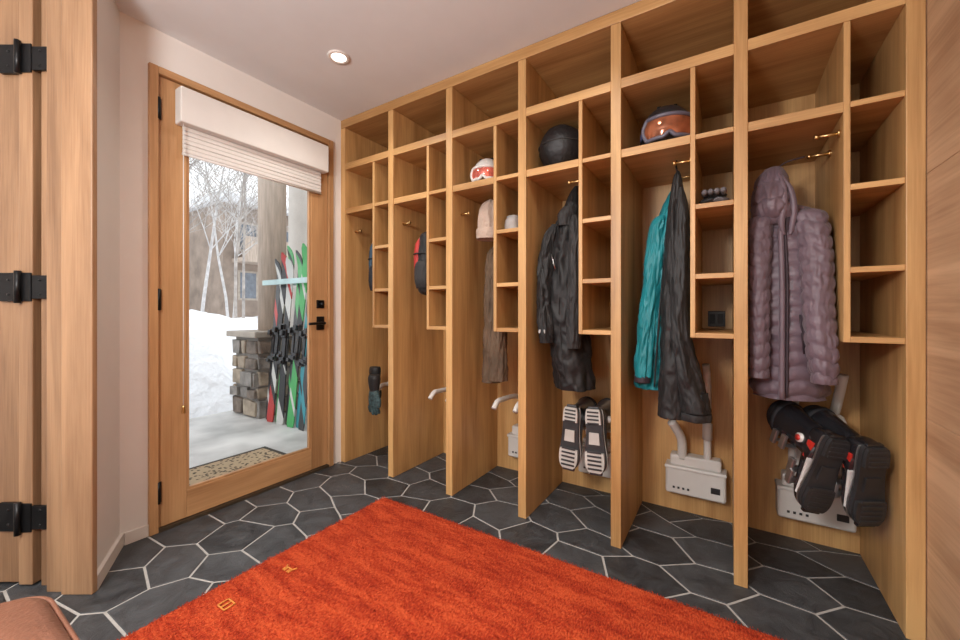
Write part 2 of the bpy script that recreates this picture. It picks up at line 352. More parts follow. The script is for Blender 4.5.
# ---------------------------------------------------------------- ski boots (hung: shaft on tube, toe down, sole out)
shellB=mat('boot_shell_black',(.016,.016,.019),.25,var=.3,coat=.5)
shellG=mat('boot_shell_grey',(.04,.042,.048),.3,var=.3,coat=.3)
liner=mat('boot_liner',(.025,.025,.03),.8,bump=.3)
soleW=mat('boot_sole_white',(.48,.46,.43),.55); soleK=mat('boot_sole_dark',(.026,.026,.028),.45,var=.3)
redp=mat('red_plastic',(.55,.03,.02),.35); whp=mat('white_plastic',(.65,.64,.62),.35); buck=mat('buckle_alu',(.6,.6,.61),.3,.9)
def boot(x,y,z,shell,solem,rot=(0,0,0),acc=redp,acc2=whp):
    e=empty('ski_boot',(x,y,z)); e.rotation_euler=rot
    prof=[(.152,.022,.045),(.148,.032,.075),(.13,.038,.095),(.09,.040,.105),(.03,.040,.100),(-.03,.045,.085),(-.08,.051,.070),(-.12,.049,.056),(-.145,.038,.044),(-.157,.022,.03)]
    R=keyinterp(prof,30); rings=[]
    for (zz,w,h) in R:
        ring=[]
        for j in range(24):
            an=2*math.pi*j/24; c,s=math.cos(an),math.sin(an)
            cx=w*math.copysign(abs(c)**.7,c); cy=.012+h/2+h/2*math.copysign(abs(s)**.7,s)
            ring.append((cx,cy,zz))
        rings.append(ring)
    loft('shell',rings,shell,e)
    def outline(z0,z1,y0,y1,k,nm,m):
        pts=[q for q in keyinterp([(p[0],p[1]) for p in prof],40) if z0<=q[0]<=z1]
        pol=[(q[1]*k,q[0]) for q in pts]+[(-q[1]*k,q[0]) for q in reversed(pts)]
        loft(nm,[[(a_,y1,b_) for a_,b_ in pol],[(a_,y0,b_) for a_,b_ in pol]],m,e,smooth=False)
    outline(-.16,.155,.006,.022,1.02,'sole',soleK)
    outline(.065,.15,-.008,.007,.92,'heel_pad',solem)
    outline(-.155,-.05,-.008,.007,.92,'toe_pad',solem)
    outline(-.025,.045,-.002,.007,.6,'sole_insert',solem)
    outline(-.15,.148,.024,.030,1.06,'rand',acc2 if solem is soleW else buck)
    boxes('lugs',[(-.028+.0*i,.028,-.012,-.007,.078+.018*i,.086+.018*i) for i in range(4)]+[(-.034,.034,-.012,-.007,-.14+.02*i,-.131+.02*i) for i in range(5)],soleK,e)
    box('toe_welt',-.03,.03,.004,.022,-.168,-.150,shell,e,bev=.004); box('heel_welt',-.026,.026,.006,.026,.148,.160,shell,e,bev=.004)
    sp=[(.04,.03,.050,.085),(.09,.075,.046,.072),(.14,.085,.048,.068),(.19,.085,.054,.072),(.24,.085,.060,.078),(.285,.088,.060,.078)]
    R=keyinterp([(a_,b_,c_,d_) for a_,b_,c_,d_ in sp],24)
    loft('cuff',[[(w*math.cos(2*math.pi*j/28),yy,zc+dz*math.sin(2*math.pi*j/28)) for j in range(28)] for (yy,zc,w,dz) in R],shell,e)
    loft('liner',[[(w*math.cos(2*math.pi*j/28),yy,.088+w*1.28*math.sin(2*math.pi*j/28)) for j in range(28)] for (yy,w) in ((.27,.054),(.31,.056),(.325,.05))],liner,e)
    tube('pivot',[(-.058,.11,.085),(.058,.11,.085)],.012,acc,e)
    tube('pivot_ring',[(-.054,.11,.085),(.054,.11,.085)],.018,acc2,e)
    loft('power_strap',[[((.063)*math.cos(2*math.pi*j/28),yy,.087+.081*math.sin(2*math.pi*j/28)) for j in range(28)] for yy in (.255,.28)],liner,e)
    for (yy,zz,w) in ((.085,-.085,.048),(.10,-.045,.044),(.175,.012,.046),(.225,.008,.05)):
        box('buckle',-w-.008,-w*.1,yy-.010,yy+.010,zz-.006 if yy>.15 else zz-.012,zz+.004 if yy>.15 else zz+.012,buck,e,bev=.003)
        box('buckle_lever',-w-.018,-w-.004,yy-.016,yy+.010,zz-.014,zz+.045,buck,e,bev=.003)
        box('catch',w*.3,w+.003,yy-.008,yy+.008,zz-.006,zz+.006,acc,e,bev=.002)
    box('logo',-.0455,-.036,.045,.075,.03,.10,acc,e,bev=.002)
    box('stripe',-.0515,-.036,.035,.045,-.11,.04,acc2,e,bev=.002)
    return e
rd=math.radians
boot(.308,1.90,.455,shellB,soleK,(rd(13),rd(8),rd(27)))
boot(.428,1.885,.448,shellB,soleK,(rd(13),rd(-4),rd(24)))
boot(-.672,1.90,.430,shellG,soleW,(rd(-3),rd(2),0),acc=whp)
boot(-.548,1.90,.435,shellG,soleW,(rd(-3),rd(-3),0),acc=whp)
# ---------------------------------------------------------------- garments
puff=mat('mauve_down_fabric',(.140,.100,.124),.5,var=.12,scale=12,bump=.25,bscale=45,sheen=.12)
mauve2=mat('mauve_lining',(.035,.022,.03),.7)
teal=mat('teal_shell',(.004,.20,.235),.5,var=.15,bump=.3,bscale=25,sheen=.05)
blk=mat('black_shell_fabric',(.008,.008,.009),.6,var=.3,bump=.4,bscale=30,sheen=.03)
charc=mat('charcoal_fabric',(.018,.017,.018),.65,var=.3,bump=.4,bscale=30,sheen=.03)
taupe=mat('taupe_fabric',(.12,.080,.050),.8,var=.3,bump=.4,bscale=40)
cream=mat('cream_knit',(.50,.39,.32),.9,var=.15,bump=.6,bscale=90)
j=empty('puffer_jacket')
cloth('body',[(1.50,.185,2.03,.030,.03),(1.475,.19,2.03,.085,.06),(1.42,.20,2.03,.106,.085),(1.3,.205,2.03,.112,.095),(1.1,.205,2.03,.118,.10),(.9,.205,2.03,.122,.105),(.78,.205,2.03,.124,.105),(.715,.205,2.03,.118,.10)],puff,j,fold=.06,k=3,seed=1,quilt=(.056,.017),crumple=.06)
cloth('sleeve_right',[(1.46,.262,1.97,.020,.02),(1.43,.270,1.955,.045,.04),(1.3,.282,1.93,.048,.048),(1.1,.284,1.90,.045,.048),(.92,.292,1.875,.042,.045),(.84,.296,1.87,.038,.042),(.80,.296,1.87,.034,.036)],puff,j,fold=.04,k=3,seed=3,quilt=(.052,.011),crumple=.09)
cloth('sleeve_left',[(1.46,.130,1.97,.018,.02),(1.43,.115,1.955,.038,.04),(1.3,.108,1.93,.036,.045),(1.1,.106,1.92,.034,.045),(.92,.106,1.91,.033,.042),(.80,.106,1.91,.030,.036)],puff,j,fold=.04,k=3,seed=5,quilt=(.052,.009),crumple=.09)
cloth('hood',[(1.66,.160,2.02,.012,.015),(1.645,.158,2.01,.035,.035),(1.60,.152,2.00,.052,.06),(1.54,.150,1.98,.060,.075),(1.48,.150,1.97,.064,.08),(1.44,.155,1.97,.058,.07),(1.41,.16,1.98,.04,.05)],puff,j,fold=.10,k=2,seed=2,quilt=(.075,.010),crumple=.13)
tube('hood_rim',[(.172,1.945,1.61),(.185,1.925,1.55),(.186,1.915,1.48),(.178,1.918,1.41),(.186,1.925,1.36)],.011,puff,j,radii=[.004,.010,.012,.011,.006])
tube('hood_rim',[(.180,1.945,1.60),(.207,1.935,1.54),(.218,1.935,1.47),(.214,1.935,1.41),(.206,1.930,1.36)],.011,puff,j,radii=[.004,.010,.012,.011,.006])
tube('hood_opening',[(.180,1.955,1.58),(.196,1.945,1.50),(.197,1.942,1.42),(.194,1.94,1.36)],.012,mauve2,j,radii=[.004,.014,.014,.006])
tube('zipper',[(.190,1.932,1.40),(.196,1.918,1.2),(.196,1.912,1.0),(.194,1.908,.73)],.0045,mauve2,j,n=8)
tube('placket',[(.176,1.930,1.40),(.180,1.917,1.2),(.180,1.911,1.0),(.178,1.908,.72)],.010,puff,j,n=8)
tube('pocket_zip',[(.235,1.922,1.05),(.248,1.922,.90)],.004,mauve2,j,n=8)
tube('hanging_loop',[(.16,2.02,1.64),(.20,2.02,1.672),(.262,2.02,1.683)],.003,mauve2,j,n=8)
j=empty('teal_jacket')
cloth('body',[(1.66,-.205,2.08,.010,.012),(1.62,-.212,2.07,.026,.055),(1.52,-.230,2.06,.046,.10),(1.35,-.252,2.05,.058,.12),(1.1,-.280,2.05,.062,.12),(.85,-.302,2.05,.066,.12),(.70,-.312,2.05,.064,.115)],teal,j,fold=.16,k=3,seed=4,crumple=.20)
cloth('sleeve',[(1.50,-.258,1.96,.018,.02),(1.45,-.268,1.95,.034,.035),(1.2,-.292,1.935,.038,.038),(.95,-.318,1.93,.038,.036),(.76,-.332,1.925,.034,.034)],teal,j,fold=.08,k=3,seed=6,crumple=.26)
cloth('cuff',[(.765,-.332,1.925,.034,.034),(.75,-.332,1.925,.035,.035),(.735,-.333,1.925,.034,.034)],mauve2,j,fold=.02,crumple=.05,N=6)
tube('zipper',[(-.215,1.965,1.55),(-.240,1.925,1.3),(-.262,1.915,1.0),(-.28,1.915,.72)],.004,blk,j,n=8)
tube('hanging_loop',[(-.205,2.08,1.65),(-.20,2.04,1.68),(-.19,2.02,1.69)],.003,teal,j,n=8)
j=empty('ski_pants')
cloth('leg_left',[(1.68,-.185,1.92,.006,.008),(1.64,-.188,1.92,.018,.03),(1.5,-.192,1.92,.036,.055),(1.3,-.197,1.92,.046,.065),(1.0,-.200,1.92,.052,.07),(.8,-.200,1.92,.058,.07),(.60,-.205,1.91,.062,.07)],blk,j,fold=.12,k=3,seed=8,crumple=.16)
cloth('leg_right',[(1.60,-.172,1.90,.012,.015),(1.5,-.170,1.90,.028,.04),(1.3,-.172,1.89,.036,.05),(1.0,-.175,1.88,.040,.055),(.90,-.165,1.88,.046,.06),(.75,-.135,1.88,.055,.062),(.64,-.115,1.88,.058,.062)],blk,j,fold=.12,k=3,seed=9,crumple=.16)
cloth('hem',[(.635,-.115,1.88,.059,.063),(.62,-.114,1.88,.060,.064),(.605,-.114,1.88,.058,.062)],charc,j,fold=.05,crumple=.05,N=8)
tube('suspender',[(-.185,1.92,1.67),(-.19,1.90,1.70),(-.185,1.87,1.71)],.004,blk,j,n=8)
j=empty('ski_jacket')
cloth('body',[(1.72,-.667,2.0,.010,.012),(1.68,-.675,2.0,.028,.04),(1.60,-.690,2.0,.048,.07),(1.5,-.708,2.0,.075,.09),(1.38,-.722,2.0,.095,.10),(1.1,-.722,2.0,.100,.10),(.90,-.712,2.0,.103,.10),(.72,-.690,2.0,.103,.095),(.66,-.685,2.0,.100,.09)],blk,j,fold=.10,k=3,seed=11,crumple=.16)
cloth('sleeve_left',[(1.52,-.765,1.95,.02,.025),(1.45,-.790,1.94,.036,.045),(1.3,-.806,1.925,.040,.05),(1.1,-.808,1.91,.040,.05),(.97,-.80,1.90,.040,.045),(.90,-.795,1.90,.036,.04)],blk,j,fold=.08,k=3,seed=12,crumple=.24)
cloth('sleeve_right',[(1.55,-.655,1.93,.015,.02),(1.45,-.648,1.915,.030,.035),(1.2,-.642,1.895,.035,.04),(.98,-.645,1.885,.035,.04),(.88,-.645,1.885,.03,.035)],charc,j,fold=.08,k=3,seed=13,crumple=.24)
cloth('collar',[(1.60,-.690,1.95,.034,.04),(1.56,-.70,1.94,.046,.05),(1.50,-.705,1.94,.040,.045)],charc,j,fold=.08,k=3,seed=14,crumple=.1,N=20)
tube('zipper',[(-.70,1.915,1.48),(-.725,1.898,1.3),(-.722,1.895,1.0),(-.700,1.90,.72)],.003,charc,j,n=8)
tube('chest_pocket',[(-.77,1.900,1.36),(-.745,1.893,1.28)],.003,steel,j,n=8)
box('cuff_tab',-.820,-.785,1.853,1.858,.95,.97,steel,j)
j=empty('hiking_pants')
cloth('leg_left',[(1.46,-1.17,2.03,.012,.02),(1.40,-1.18,2.02,.04,.05),(1.25,-1.185,2.02,.050,.055),(1.0,-1.19,2.02,.050,.055),(.8,-1.195,2.02,.054,.055),(.64,-1.20,2.02,.060,.055)],taupe,j,fold=.14,k=3,seed=15,crumple=.22)
cloth('leg_right',[(1.44,-1.13,2.0,.012,.02),(1.35,-1.125,1.99,.036,.045),(1.1,-1.12,1.98,.040,.05),(.8,-1.125,1.98,.046,.05),(.66,-1.13,1.98,.05,.05)],taupe,j,fold=.14,k=3,seed=16,crumple=.22)
tube('waist_loop',[(-1.17,2.04,1.45),(-1.15,2.05,1.6),(-1.13,2.02,1.68)],.004,taupe,j,n=8)
j=empty('knit_hat')
cloth('crown',[(1.72,-1.175,1.97,.010,.01),(1.69,-1.18,1.965,.045,.045),(1.63,-1.185,1.96,.058,.058),(1.56,-1.19,1.96,.062,.06),(1.52,-1.19,1.96,.060,.06)],cream,j,fold=.06,k=5,seed=17,crumple=.12,N=40)
cloth('brim',[(1.545,-1.19,1.96,.066,.064),(1.52,-1.19,1.96,.069,.067),(1.485,-1.19,1.96,.066,.064)],cream,j,fold=.03,k=5,seed=18,crumple=.06,N=14)
def backpack(name,xc,yc,z0,z1,w,d,m,pk,acc):
    e=empty(name)
    keys=[(z1,xc,yc,w*.35,d*.3),(z1-.03,xc,yc,w*.8,d*.75),(z1-.10,xc,yc,w*.95,d*.9),((z0+z1)/2,xc,yc,w,d),(z0+.08,xc,yc,w,d),(z0+.02,xc,yc,w*.9,d*.85),(z0,xc,yc,w*.5,d*.5)]
    cloth('bag',keys,m,e,fold=.03,k=3,seed=xc*3,crumple=.08)
    cloth('pocket',[(z0+.22,xc,yc-d*.75,w*.4,d*.2),(z0+.19,xc,yc-d*.85,w*.7,d*.35),(z0+.10,xc,yc-d*.85,w*.75,d*.4),(z0+.04,xc,yc-d*.8,w*.6,d*.3)],pk,e,fold=.03,k=3,seed=2,crumple=.08,N=30)
    cloth('side_gusset',[(z1-.05,xc-w*.45,yc-d*.55,w*.15,d*.2),(z1-.10,xc-w*.55,yc-d*.62,w*.35,d*.32),(z0+.2,xc-w*.6,yc-d*.62,w*.4,d*.36),(z0+.05,xc-w*.5,yc-d*.6,w*.3,d*.3)],acc,e,fold=.03,k=3,seed=4,crumple=.08,N=30)
    for s in (-1,1):
        tube('strap',[(xc+s*w*.5,yc+d*.5,z1-.03),(xc+s*w*.9,yc+d*1.0,z1-.12),(xc+s*w*.8,yc+d*.9,z0+.06)],.010,m,e)
    tube('compression_strap',[(xc-w*1.02,yc-d*.2,z0+.25),(xc-w*.7,yc-d*1.02,z0+.26),(xc+w*.6,yc-d*.98,z0+.26),(xc+w*1.02,yc-d*.2,z0+.25)],.005,m,e)
    tube('grab_loop',[(xc-w*.3,yc,z1-.02),(xc-w*.1,yc,z1+.05),(xc+w*.3,yc,z1+.07),(xc+w*.6,yc,z1+.06)],.005,m,e)
    return e
redf=mat('red_nylon',(.45,.03,.025),.6,bump=.2)
navy=mat('navy_nylon',(.012,.016,.024),.6,bump=.3)
backpack('backpack',-1.635,1.98,1.17,1.585,.078,.10,blk,charc,redf)
backpack('backpack',-2.080,1.98,1.17,1.60,.06,.09,navy,navy,mat('blue_piping',(.02,.06,.10),.6))
gl=mat('glove_fabric',(.03,.06,.065),.7,var=.8,scale=60,bump=.3)
def glove(x,y,z):
    e=empty('ski_glove',(x,y,z))
    cloth('gauntlet',[(.13,0,0,.040,.032),(.10,0,0,.046,.036),(.04,0,0,.038,.028),(.02,0,0,.036,.025)],blk,e,fold=.03,k=3,crumple=.06,N=16,n=32)
    cloth('palm',[(.03,0,0,.036,.024),(0,0,0,.045,.027),(-.05,0,0,.050,.026),(-.08,0,0,.046,.022)],gl,e,fold=.02,k=3,crumple=.05,N=16,n=32)
    for i,(dx,l) in enumerate(((-.034,.055),(-.012,.07),(.012,.068),(.034,.055))):
        tube('finger_%d'%i,[(dx,0,-.065),(dx*1.1,-.004,-.065-l*.5),(dx*1.15,.004,-.065-l),(dx*1.15,.005,-.075-l)],.012,gl,e,radii=[.013,.013,.012,.006])
    tube('thumb',[(.035,-.005,-.01),(.062,-.015,-.035),(.066,-.018,-.07),(.065,-.018,-.08)],.012,gl,e,radii=[.014,.014,.012,.006])
glove(-2.115,1.94,.54); glove(-2.035,1.86,.50)
# ---------------------------------------------------------------- helmets / goggles
lensO=mat('goggle_lens_orange',(.34,.12,.06),.12,.6,var=.7,scale=14); lensP=mat('goggle_lens_pink',(.75,.18,.14),.12,.5,var=.5,scale=12)
whiteS=mat('helmet_white',(.7,.68,.66),.3,var=.03); helmB=mat('helmet_black',(.018,.018,.022),.38,var=.3); strapB=mat('goggle_strap_blue',(.05,.07,.18),.7)
def helmet(xc,yc,zb,rx,ry,rz,m,lens=None,frame=None,rot=0,lo=.16,hi=.40):
    e=empty('ski_helmet',(xc,yc,zb),rot)
    def mod(v):
        v=v.copy()
        if v.y<-.3 and v.z<0: v.y=-.3+(v.y+.3)*.75
        return v
    ellipsoid('shell',(0,0,rz*.45),(rx,ry,rz*.55),m,e,zmin=-.8,mod=mod)
    tube('edge_trim',[(rx*.72*math.cos(t*math.pi/8),ry*.72*math.sin(t*math.pi/8),.010) for t in range(17)],.008,blackm,e)
    for s in (-1,1):
        ellipsoid('ear_pad',(s*rx*.80,0,rz*.18),(.022,ry*.42,rz*.2),blackm,e)
    boxes('vents',[(-.012+sx,.004+sx,-ry*.35,ry*.05,rz*.90,rz*.975) for sx in (-.03,.004,.036)],blackm,e,bev=.003)
    if lens:
        V=[];F=[];NZ=8;N=16
        for zi in range(NZ+1):
            t=zi/NZ; bulge=math.sin(t*math.pi)
            for i in range(N+1):
                u=i/N*2-1; ang=u*.98*(.86+.14*bulge)
                zz=rz*(lo+hi*t)+ (.02*(1-abs(u)*4) if (t<.3 and abs(u)<.25) else 0)*(.3-t)*3
                V.append((rx*(1.06+.07*bulge)*math.sin(ang),-ry*(1.06+.07*bulge)*math.cos(ang),zz))
        for zi in range(NZ):
            for i in range(N): F.append((zi*(N+1)+i,zi*(N+1)+i+1,(zi+1)*(N+1)+i+1,(zi+1)*(N+1)+i))
        meshobj('goggle_lens',V,F,lens,e,True)
        per=[V[i] for i in range(N+1)]+[V[zi*(N+1)+N] for zi in range(1,NZ)]+[V[NZ*(N+1)+i] for i in range(N,-1,-1)]+[V[zi*(N+1)] for zi in range(NZ-1,-1,-1)]
        tube('goggle_frame',per,.009,frame,e,sub=2,n=8)
        rr=[]
        for zz in (rz*.28,rz*.36,rz*.44):
            rr.append([(rx*1.03*math.cos(2*math.pi*i/32),ry*1.03*math.sin(2*math.pi*i/32),zz) for i in range(32)])
        loft('goggle_strap',rr,strapB,e,caps=False)
    return e
zs=1.790
helmet(-.235,1.96,zs,.108,.118,.200,helmB,lensO,mat('frame_grey',(.10,.095,.13),.4),rot=rd(12),lo=.12,hi=.46)
helmet(-1.195,1.97,zs,.085,.10,.17,whiteS,lensP,whiteS,rot=rd(15))
e=empty('helmet_bag',(-.735,1.97,zs+.002))
bagm=mat('black_bag_fabric',(.010,.010,.012),.5,bump=.4)
def bagmod(v):
    v=v.copy(); k=1+.05*(1-abs(v.z))
    return Vector((v.x*k,v.y*k,v.z))*(1+.05*noise.noise(v*3))
ellipsoid('bag',(0,0,.118),(.115,.122,.125),bagm,e,zmin=-.92,mod=bagmod)
tube('bag_seam',[(.121*math.cos(t*math.pi/12),.128*math.sin(t*math.pi/12),.13) for t in range(25)],.004,charc,e)
e=empty('winter_gloves',(-.045,1.93,1.501))
gk=mat('grey_knit',(.12,.11,.12),.9,bump=.5)
for i,(dx,dz,s) in enumerate(((-.02,.018,0),(.015,.018,.6),(0,.048,.3))):
    ellipsoid('roll_%d'%i,(dx,0,dz),(.042,.075,.019),charc if i!=1 else gk,e,mod=lambda v: v*(1+.12*noise.noise(v*3+Vector((s,0,0)))))
for k in range(4): tube('finger_%d'%k,[(-.035+.022*k,-.05,.05),(-.035+.022*k,-.075,.052),(-.035+.022*k,-.088,.043)],.010,gk,e,radii=[.012,.012,.006])
e=empty('neck_gaiter',(-.985,1.90,1.501))
cloth('gaiter',[(.07,0,0,.030,.04),(.06,0,0,.042,.05),(.03,0,0,.046,.055),(.0,0,0,.045,.05)],mat('pale_fleece',(.35,.33,.32),.9,bump=.5),e,fold=.08,k=4,crumple=.1,N=14,n=40)
# ---------------------------------------------------------------- rug
rugm,nt,b=newmat('rug_wool'); L=nt.links
tc=nt.nodes.new('ShaderNodeTexCoord'); mp=nt.nodes.new('ShaderNodeMapping'); mp.inputs['Scale'].default_value=(2.8,11,1); L.new(tc.outputs['Object'],mp.inputs[0])
n1=nt.nodes.new('ShaderNodeTexNoise'); n1.inputs['Scale'].default_value=1.6; n1.inputs['Detail'].default_value=9; n1.inputs['Roughness'].default_value=.72; L.new(mp.outputs[0],n1.inputs[0])
mp3=nt.nodes.new('ShaderNodeMapping'); mp3.inputs['Scale'].default_value=(190,75,1); L.new(tc.outputs['Object'],mp3.inputs[0])
n3=nt.nodes.new('ShaderNodeTexNoise'); n3.inputs['Scale'].default_value=1; n3.inputs['Detail'].default_value=2; L.new(mp3.outputs[0],n3.inputs[0])
ad=nt.nodes.new('ShaderNodeMath'); ad.operation='MULTIPLY_ADD'; ad.inputs[1].default_value=.75; L.new(n3.outputs[0],ad.inputs[0]); L.new(n1.outputs[0],ad.inputs[2])
r=nt.nodes.new('ShaderNodeValToRGB'); r.color_ramp.elements[0].position=.62; r.color_ramp.elements[1].position=1.0
r.color_ramp.elements[0].color=(.24,.018,.011,1); r.color_ramp.elements[1].color=(.63,.10,.034,1)
q=r.color_ramp.elements.new(.84); q.color=(.45,.050,.019,1)
L.new(ad.outputs[0],r.inputs[0]); L.new(r.outputs[0],b.inputs['Base Color']); b.inputs['Roughness'].default_value=1
b.inputs['Specular IOR Level'].default_value=.05
b.inputs['Sheen Weight'].default_value=.08; b.inputs['Sheen Tint'].default_value=(1,.45,.25,1)
bp=nt.nodes.new('ShaderNodeBump'); bp.inputs['Strength'].default_value=1; bp.inputs['Distance'].default_value=.008; L.new(n3.outputs[0],bp.inputs['Height']); L.new(bp.outputs[0],b.inputs['Normal'])
rg=empty('area_rug')
RX0,RX1,RY0,RY1=-1.648,.40,-1.35,1.578
V=[];F=[];NXr,NYr=150,210
def edge_h(x,y):
    d=min(x-RX0,RX1-x,y-RY0,RY1-y); t=min(1,max(0,d/.012)); return .003+.013*math.sqrt(max(0,1-(1-t)**2))
for i in range(NXr+1):
    for jj in range(NYr+1):
        x=RX0+(RX1-RX0)*i/NXr; y=RY0+(RY1-RY0)*jj/NYr
        ex=.005*noise.noise(Vector((x*9,y*9,0))) if i in(0,NXr) or jj in(0,NYr) else 0
        V.append((x+ex,y+ex,(edge_h(x,y) if 0<i<NXr and 0<jj<NYr else .003)+.0015*noise.noise(Vector((x*25,y*25,1)))))
for i in range(NXr):
    for jj in range(NYr): k=i*(NYr+1)+jj; F.append((k,k+1,k+NYr+2,k+NYr+1))
meshobj('pile',V,F,rugm,rg,True)
box('backing',RX0+.003,RX1-.003,RY0+.003,RY1-.003,.0005,.004,mat('rug_backing',(.25,.05,.02),.95),rg,bev=0)
rt=random.Random(11); V=[];F=[]
for _ in range(110000):
    x=rt.uniform(RX0+.004,RX1-.01); y=rt.uniform(.1,RY1-.004)
    if x<-.72 and y<.24: continue
    an=rt.uniform(0,6.283); w=.0014; hh_=rt.uniform(.0190,.0235); lx=rt.uniform(-.003,.003); ly=rt.uniform(-.004,.002)
    dx=w*math.cos(an); dy=w*math.sin(an); k=len(V)
    V+=[(x-dx,y-dy,.014),(x+dx,y+dy,.014),(x+lx,y+ly,hh_)]; F.append((k,k+1,k+2))
me=bpy.data.meshes.new('tufts'); me.from_pydata(V,[],F); me.materials.append(rugm); link(bpy.data.objects.new('tufts',me),rg)
motif=mat('rug_motif',(.75,.30,.06),.95,bump=.4)
def strokes(nm,segs,cx,cy):
    for (x0,y0,x1,y1) in segs: tube(nm,[(cx+x0,cy+y0,.020),(cx+x1,cy+y1,.020)],.0028,motif,rg,n=6)
strokes('motif_goat',[(-.02,0,.02,0),(-.018,0,-.018,-.02),(-.008,0,-.008,-.02),(.008,0,.008,-.02),(.018,0,.018,-.02),(.018,0,.026,.016),(-.02,0,-.028,.008)],-1.50,.923)
strokes('motif_square',[(-.022,-.018,.022,-.018),(.022,-.018,.022,.018),(.022,.018,-.022,.018),(-.022,.018,-.022,-.018),(0,-.018,0,.018)],-1.505,.688)
# ---------------------------------------------------------------- ottoman
leather=mat('brown_leather',(.20,.085,.052),.42,var=.15,scale=10,bump=.25,bscale=120)
ot=empty('leather_ottoman')
ox0,ox1,oy0,oy1=-1.33,-.72,-.45,.222
def rrect(x0,x1,y0,y1,r,z,n=8):
    pts=[]
    for (cx,cy,a0) in ((x1-r,y1-r,0),(x0+r,y1-r,90),(x0+r,y0+r,180),(x1-r,y0+r,270)):
        for i in range(n+1):
            an=math.radians(a0+90*i/n); pts.append((cx+r*math.cos(an),cy+r*math.sin(an),z))
    return pts
def insr(d,z,r): return rrect(ox0+d,ox1-d,oy0+d,oy1-d,r,z)
loft('seat_cushion',[insr(.012,.30,.07),insr(.002,.31,.08),insr(0,.36,.08),insr(.002,.41,.08),insr(.012,.435,.08),insr(.035,.450,.07),insr(.09,.457,.06),insr(.2,.461,.05)],leather,ot)
loft('base',[insr(.02,.08,.06),insr(.02,.30,.07)],leather,ot)
tube('piping',insr(.004,.425,.08)+[insr(.004,.425,.08)[0]],.005,leather,ot,sub=1,n=8)
for (x,y) in ((ox0+.08,oy0+.08),(ox1-.08,oy0+.08),(ox0+.08,oy1-.08),(ox1-.08,oy1-.08)):
    tube('leg',[(x,y,.018),(x,y,.085)],.02,oakZ,ot)
# ---------------------------------------------------------------- lights
def downlight(x,y,power):
    e=empty('recessed_downlight',(x,y,CEIL))
    rr=[[(R*math.cos(2*math.pi*i/40),R*math.sin(2*math.pi*i/40),z) for i in range(40)] for R,z in ((.058,-.0005),(.056,-.006),(.042,-.007),(.037,.0-.002))]
    loft('trim_ring',rr,mat('downlight_trim',(.75,.73,.70),.4),e,caps=False)
    loft('lens',[[(R*math.cos(2*math.pi*i/40),R*math.sin(2*math.pi*i/40),-.003) for i in range(40)] for R in (.038,.01)],emis('downlight_lens',(1,.93,.82),4),e)
    l=bpy.data.lights.new('downlight','SPOT'); l.energy=power; l.color=(1,.93,.84); l.spot_size=math.radians(150); l.spot_blend=.9; l.shadow_soft_size=.06
    o=bpy.data.objects.new('bulb',l); o.location=(0,0,-.03); link(o,e)
downlight(-1.75,1.352,23); downlight(-.55,1.20,24); downlight(-1.75,-.1,25); downlight(-.3,-1.2,25); downlight(-1.75,-1.4,25)  # first can is the visible one; the rest are unseen, added as room fill
cl=empty('added_fill_pendant',(-.75,-.75,CEIL))  # unseen pendant added behind the camera to brighten ceiling and lockers
loft('canopy',[[(R*math.cos(2*math.pi*i/40),R*math.sin(2*math.pi*i/40),z) for i in range(40)] for R,z in ((.06,-.001),(.06,-.02),(.05,-.03))],brass,cl)
tube('cord',[(0,0,-.02),(0,0,-.42)],.004,blackm,cl)
ellipsoid('globe_top',(0,0,-.43),(.03,.03,.02),brass,cl)
l=bpy.data.lights.new('fill_light','POINT'); l.energy=135; l.color=(1,.975,.945); l.shadow_soft_size=.20
o=bpy.data.objects.new('fill_bulb',l); o.location=(0,0,-.66); link(o,cl)
# ---------------------------------------------------------------- exterior
pat=mat('patio_concrete',(.56,.55,.53),.5,var=.35,scale=2.5,bump=.2,bscale=20)
box('exterior_patio',-5.2,-2.475,.75,5.0,-.12,-.02,pat,bev=0)
box('exterior_patio',-5.2,-3.0,-2.5,.749,-.12,-.02,pat,bev=0)
V=[];F=[];NX,NY=100,120
for i in range(NX+1):
    for jj in range(NY+1):
        x=-4.55-i*.25; y=-6+jj*.25
        edge=-4.60+.25*math.sin(y*1.3)+.15*noise.noise(Vector((0,y*2.5,0)))
        t=max(0,min(1,(-(x)+edge)/1.3)); s=t*t*(3-2*t)
        z=-.06+s*(1.12+.20*noise.noise(Vector((x*.6,y*.6,1)))+.14*noise.noise(Vector((x*1.8,y*1.8,4)))+.06*noise.noise(Vector((x*4,y*4,4))))
        if y>2.2: z-= .25*min(1,(y-2.2)/2)*s
        V.append((x,y,z))
for i in range(NX):
    for jj in range(NY): k=i*(NY+1)+jj; F.append((k,k+1,k+NY+2,k+NY+1))
meshobj('snow_bank',V,F,snow,None,True)
sp=empty('stone_pillar')
stones_m=[mat('field_stone',(.17,.135,.11),.85,var=.5,scale=9,bump=.8,bscale=30),mat('field_stone_tan',(.33,.27,.205),.85,var=.4,scale=9,bump=.8,bscale=30),mat('field_stone_grey',(.24,.22,.20),.85,var=.4,scale=9,bump=.8,bscale=30)]
pcx,pcy=-4.25,2.36; hs=.25
box('core',pcx-hs+.03,pcx+hs-.03,pcy-hs+.03,pcy+hs-.03,-.02,.80,mat('mortar',(.24,.22,.20),.9),sp,bev=0)
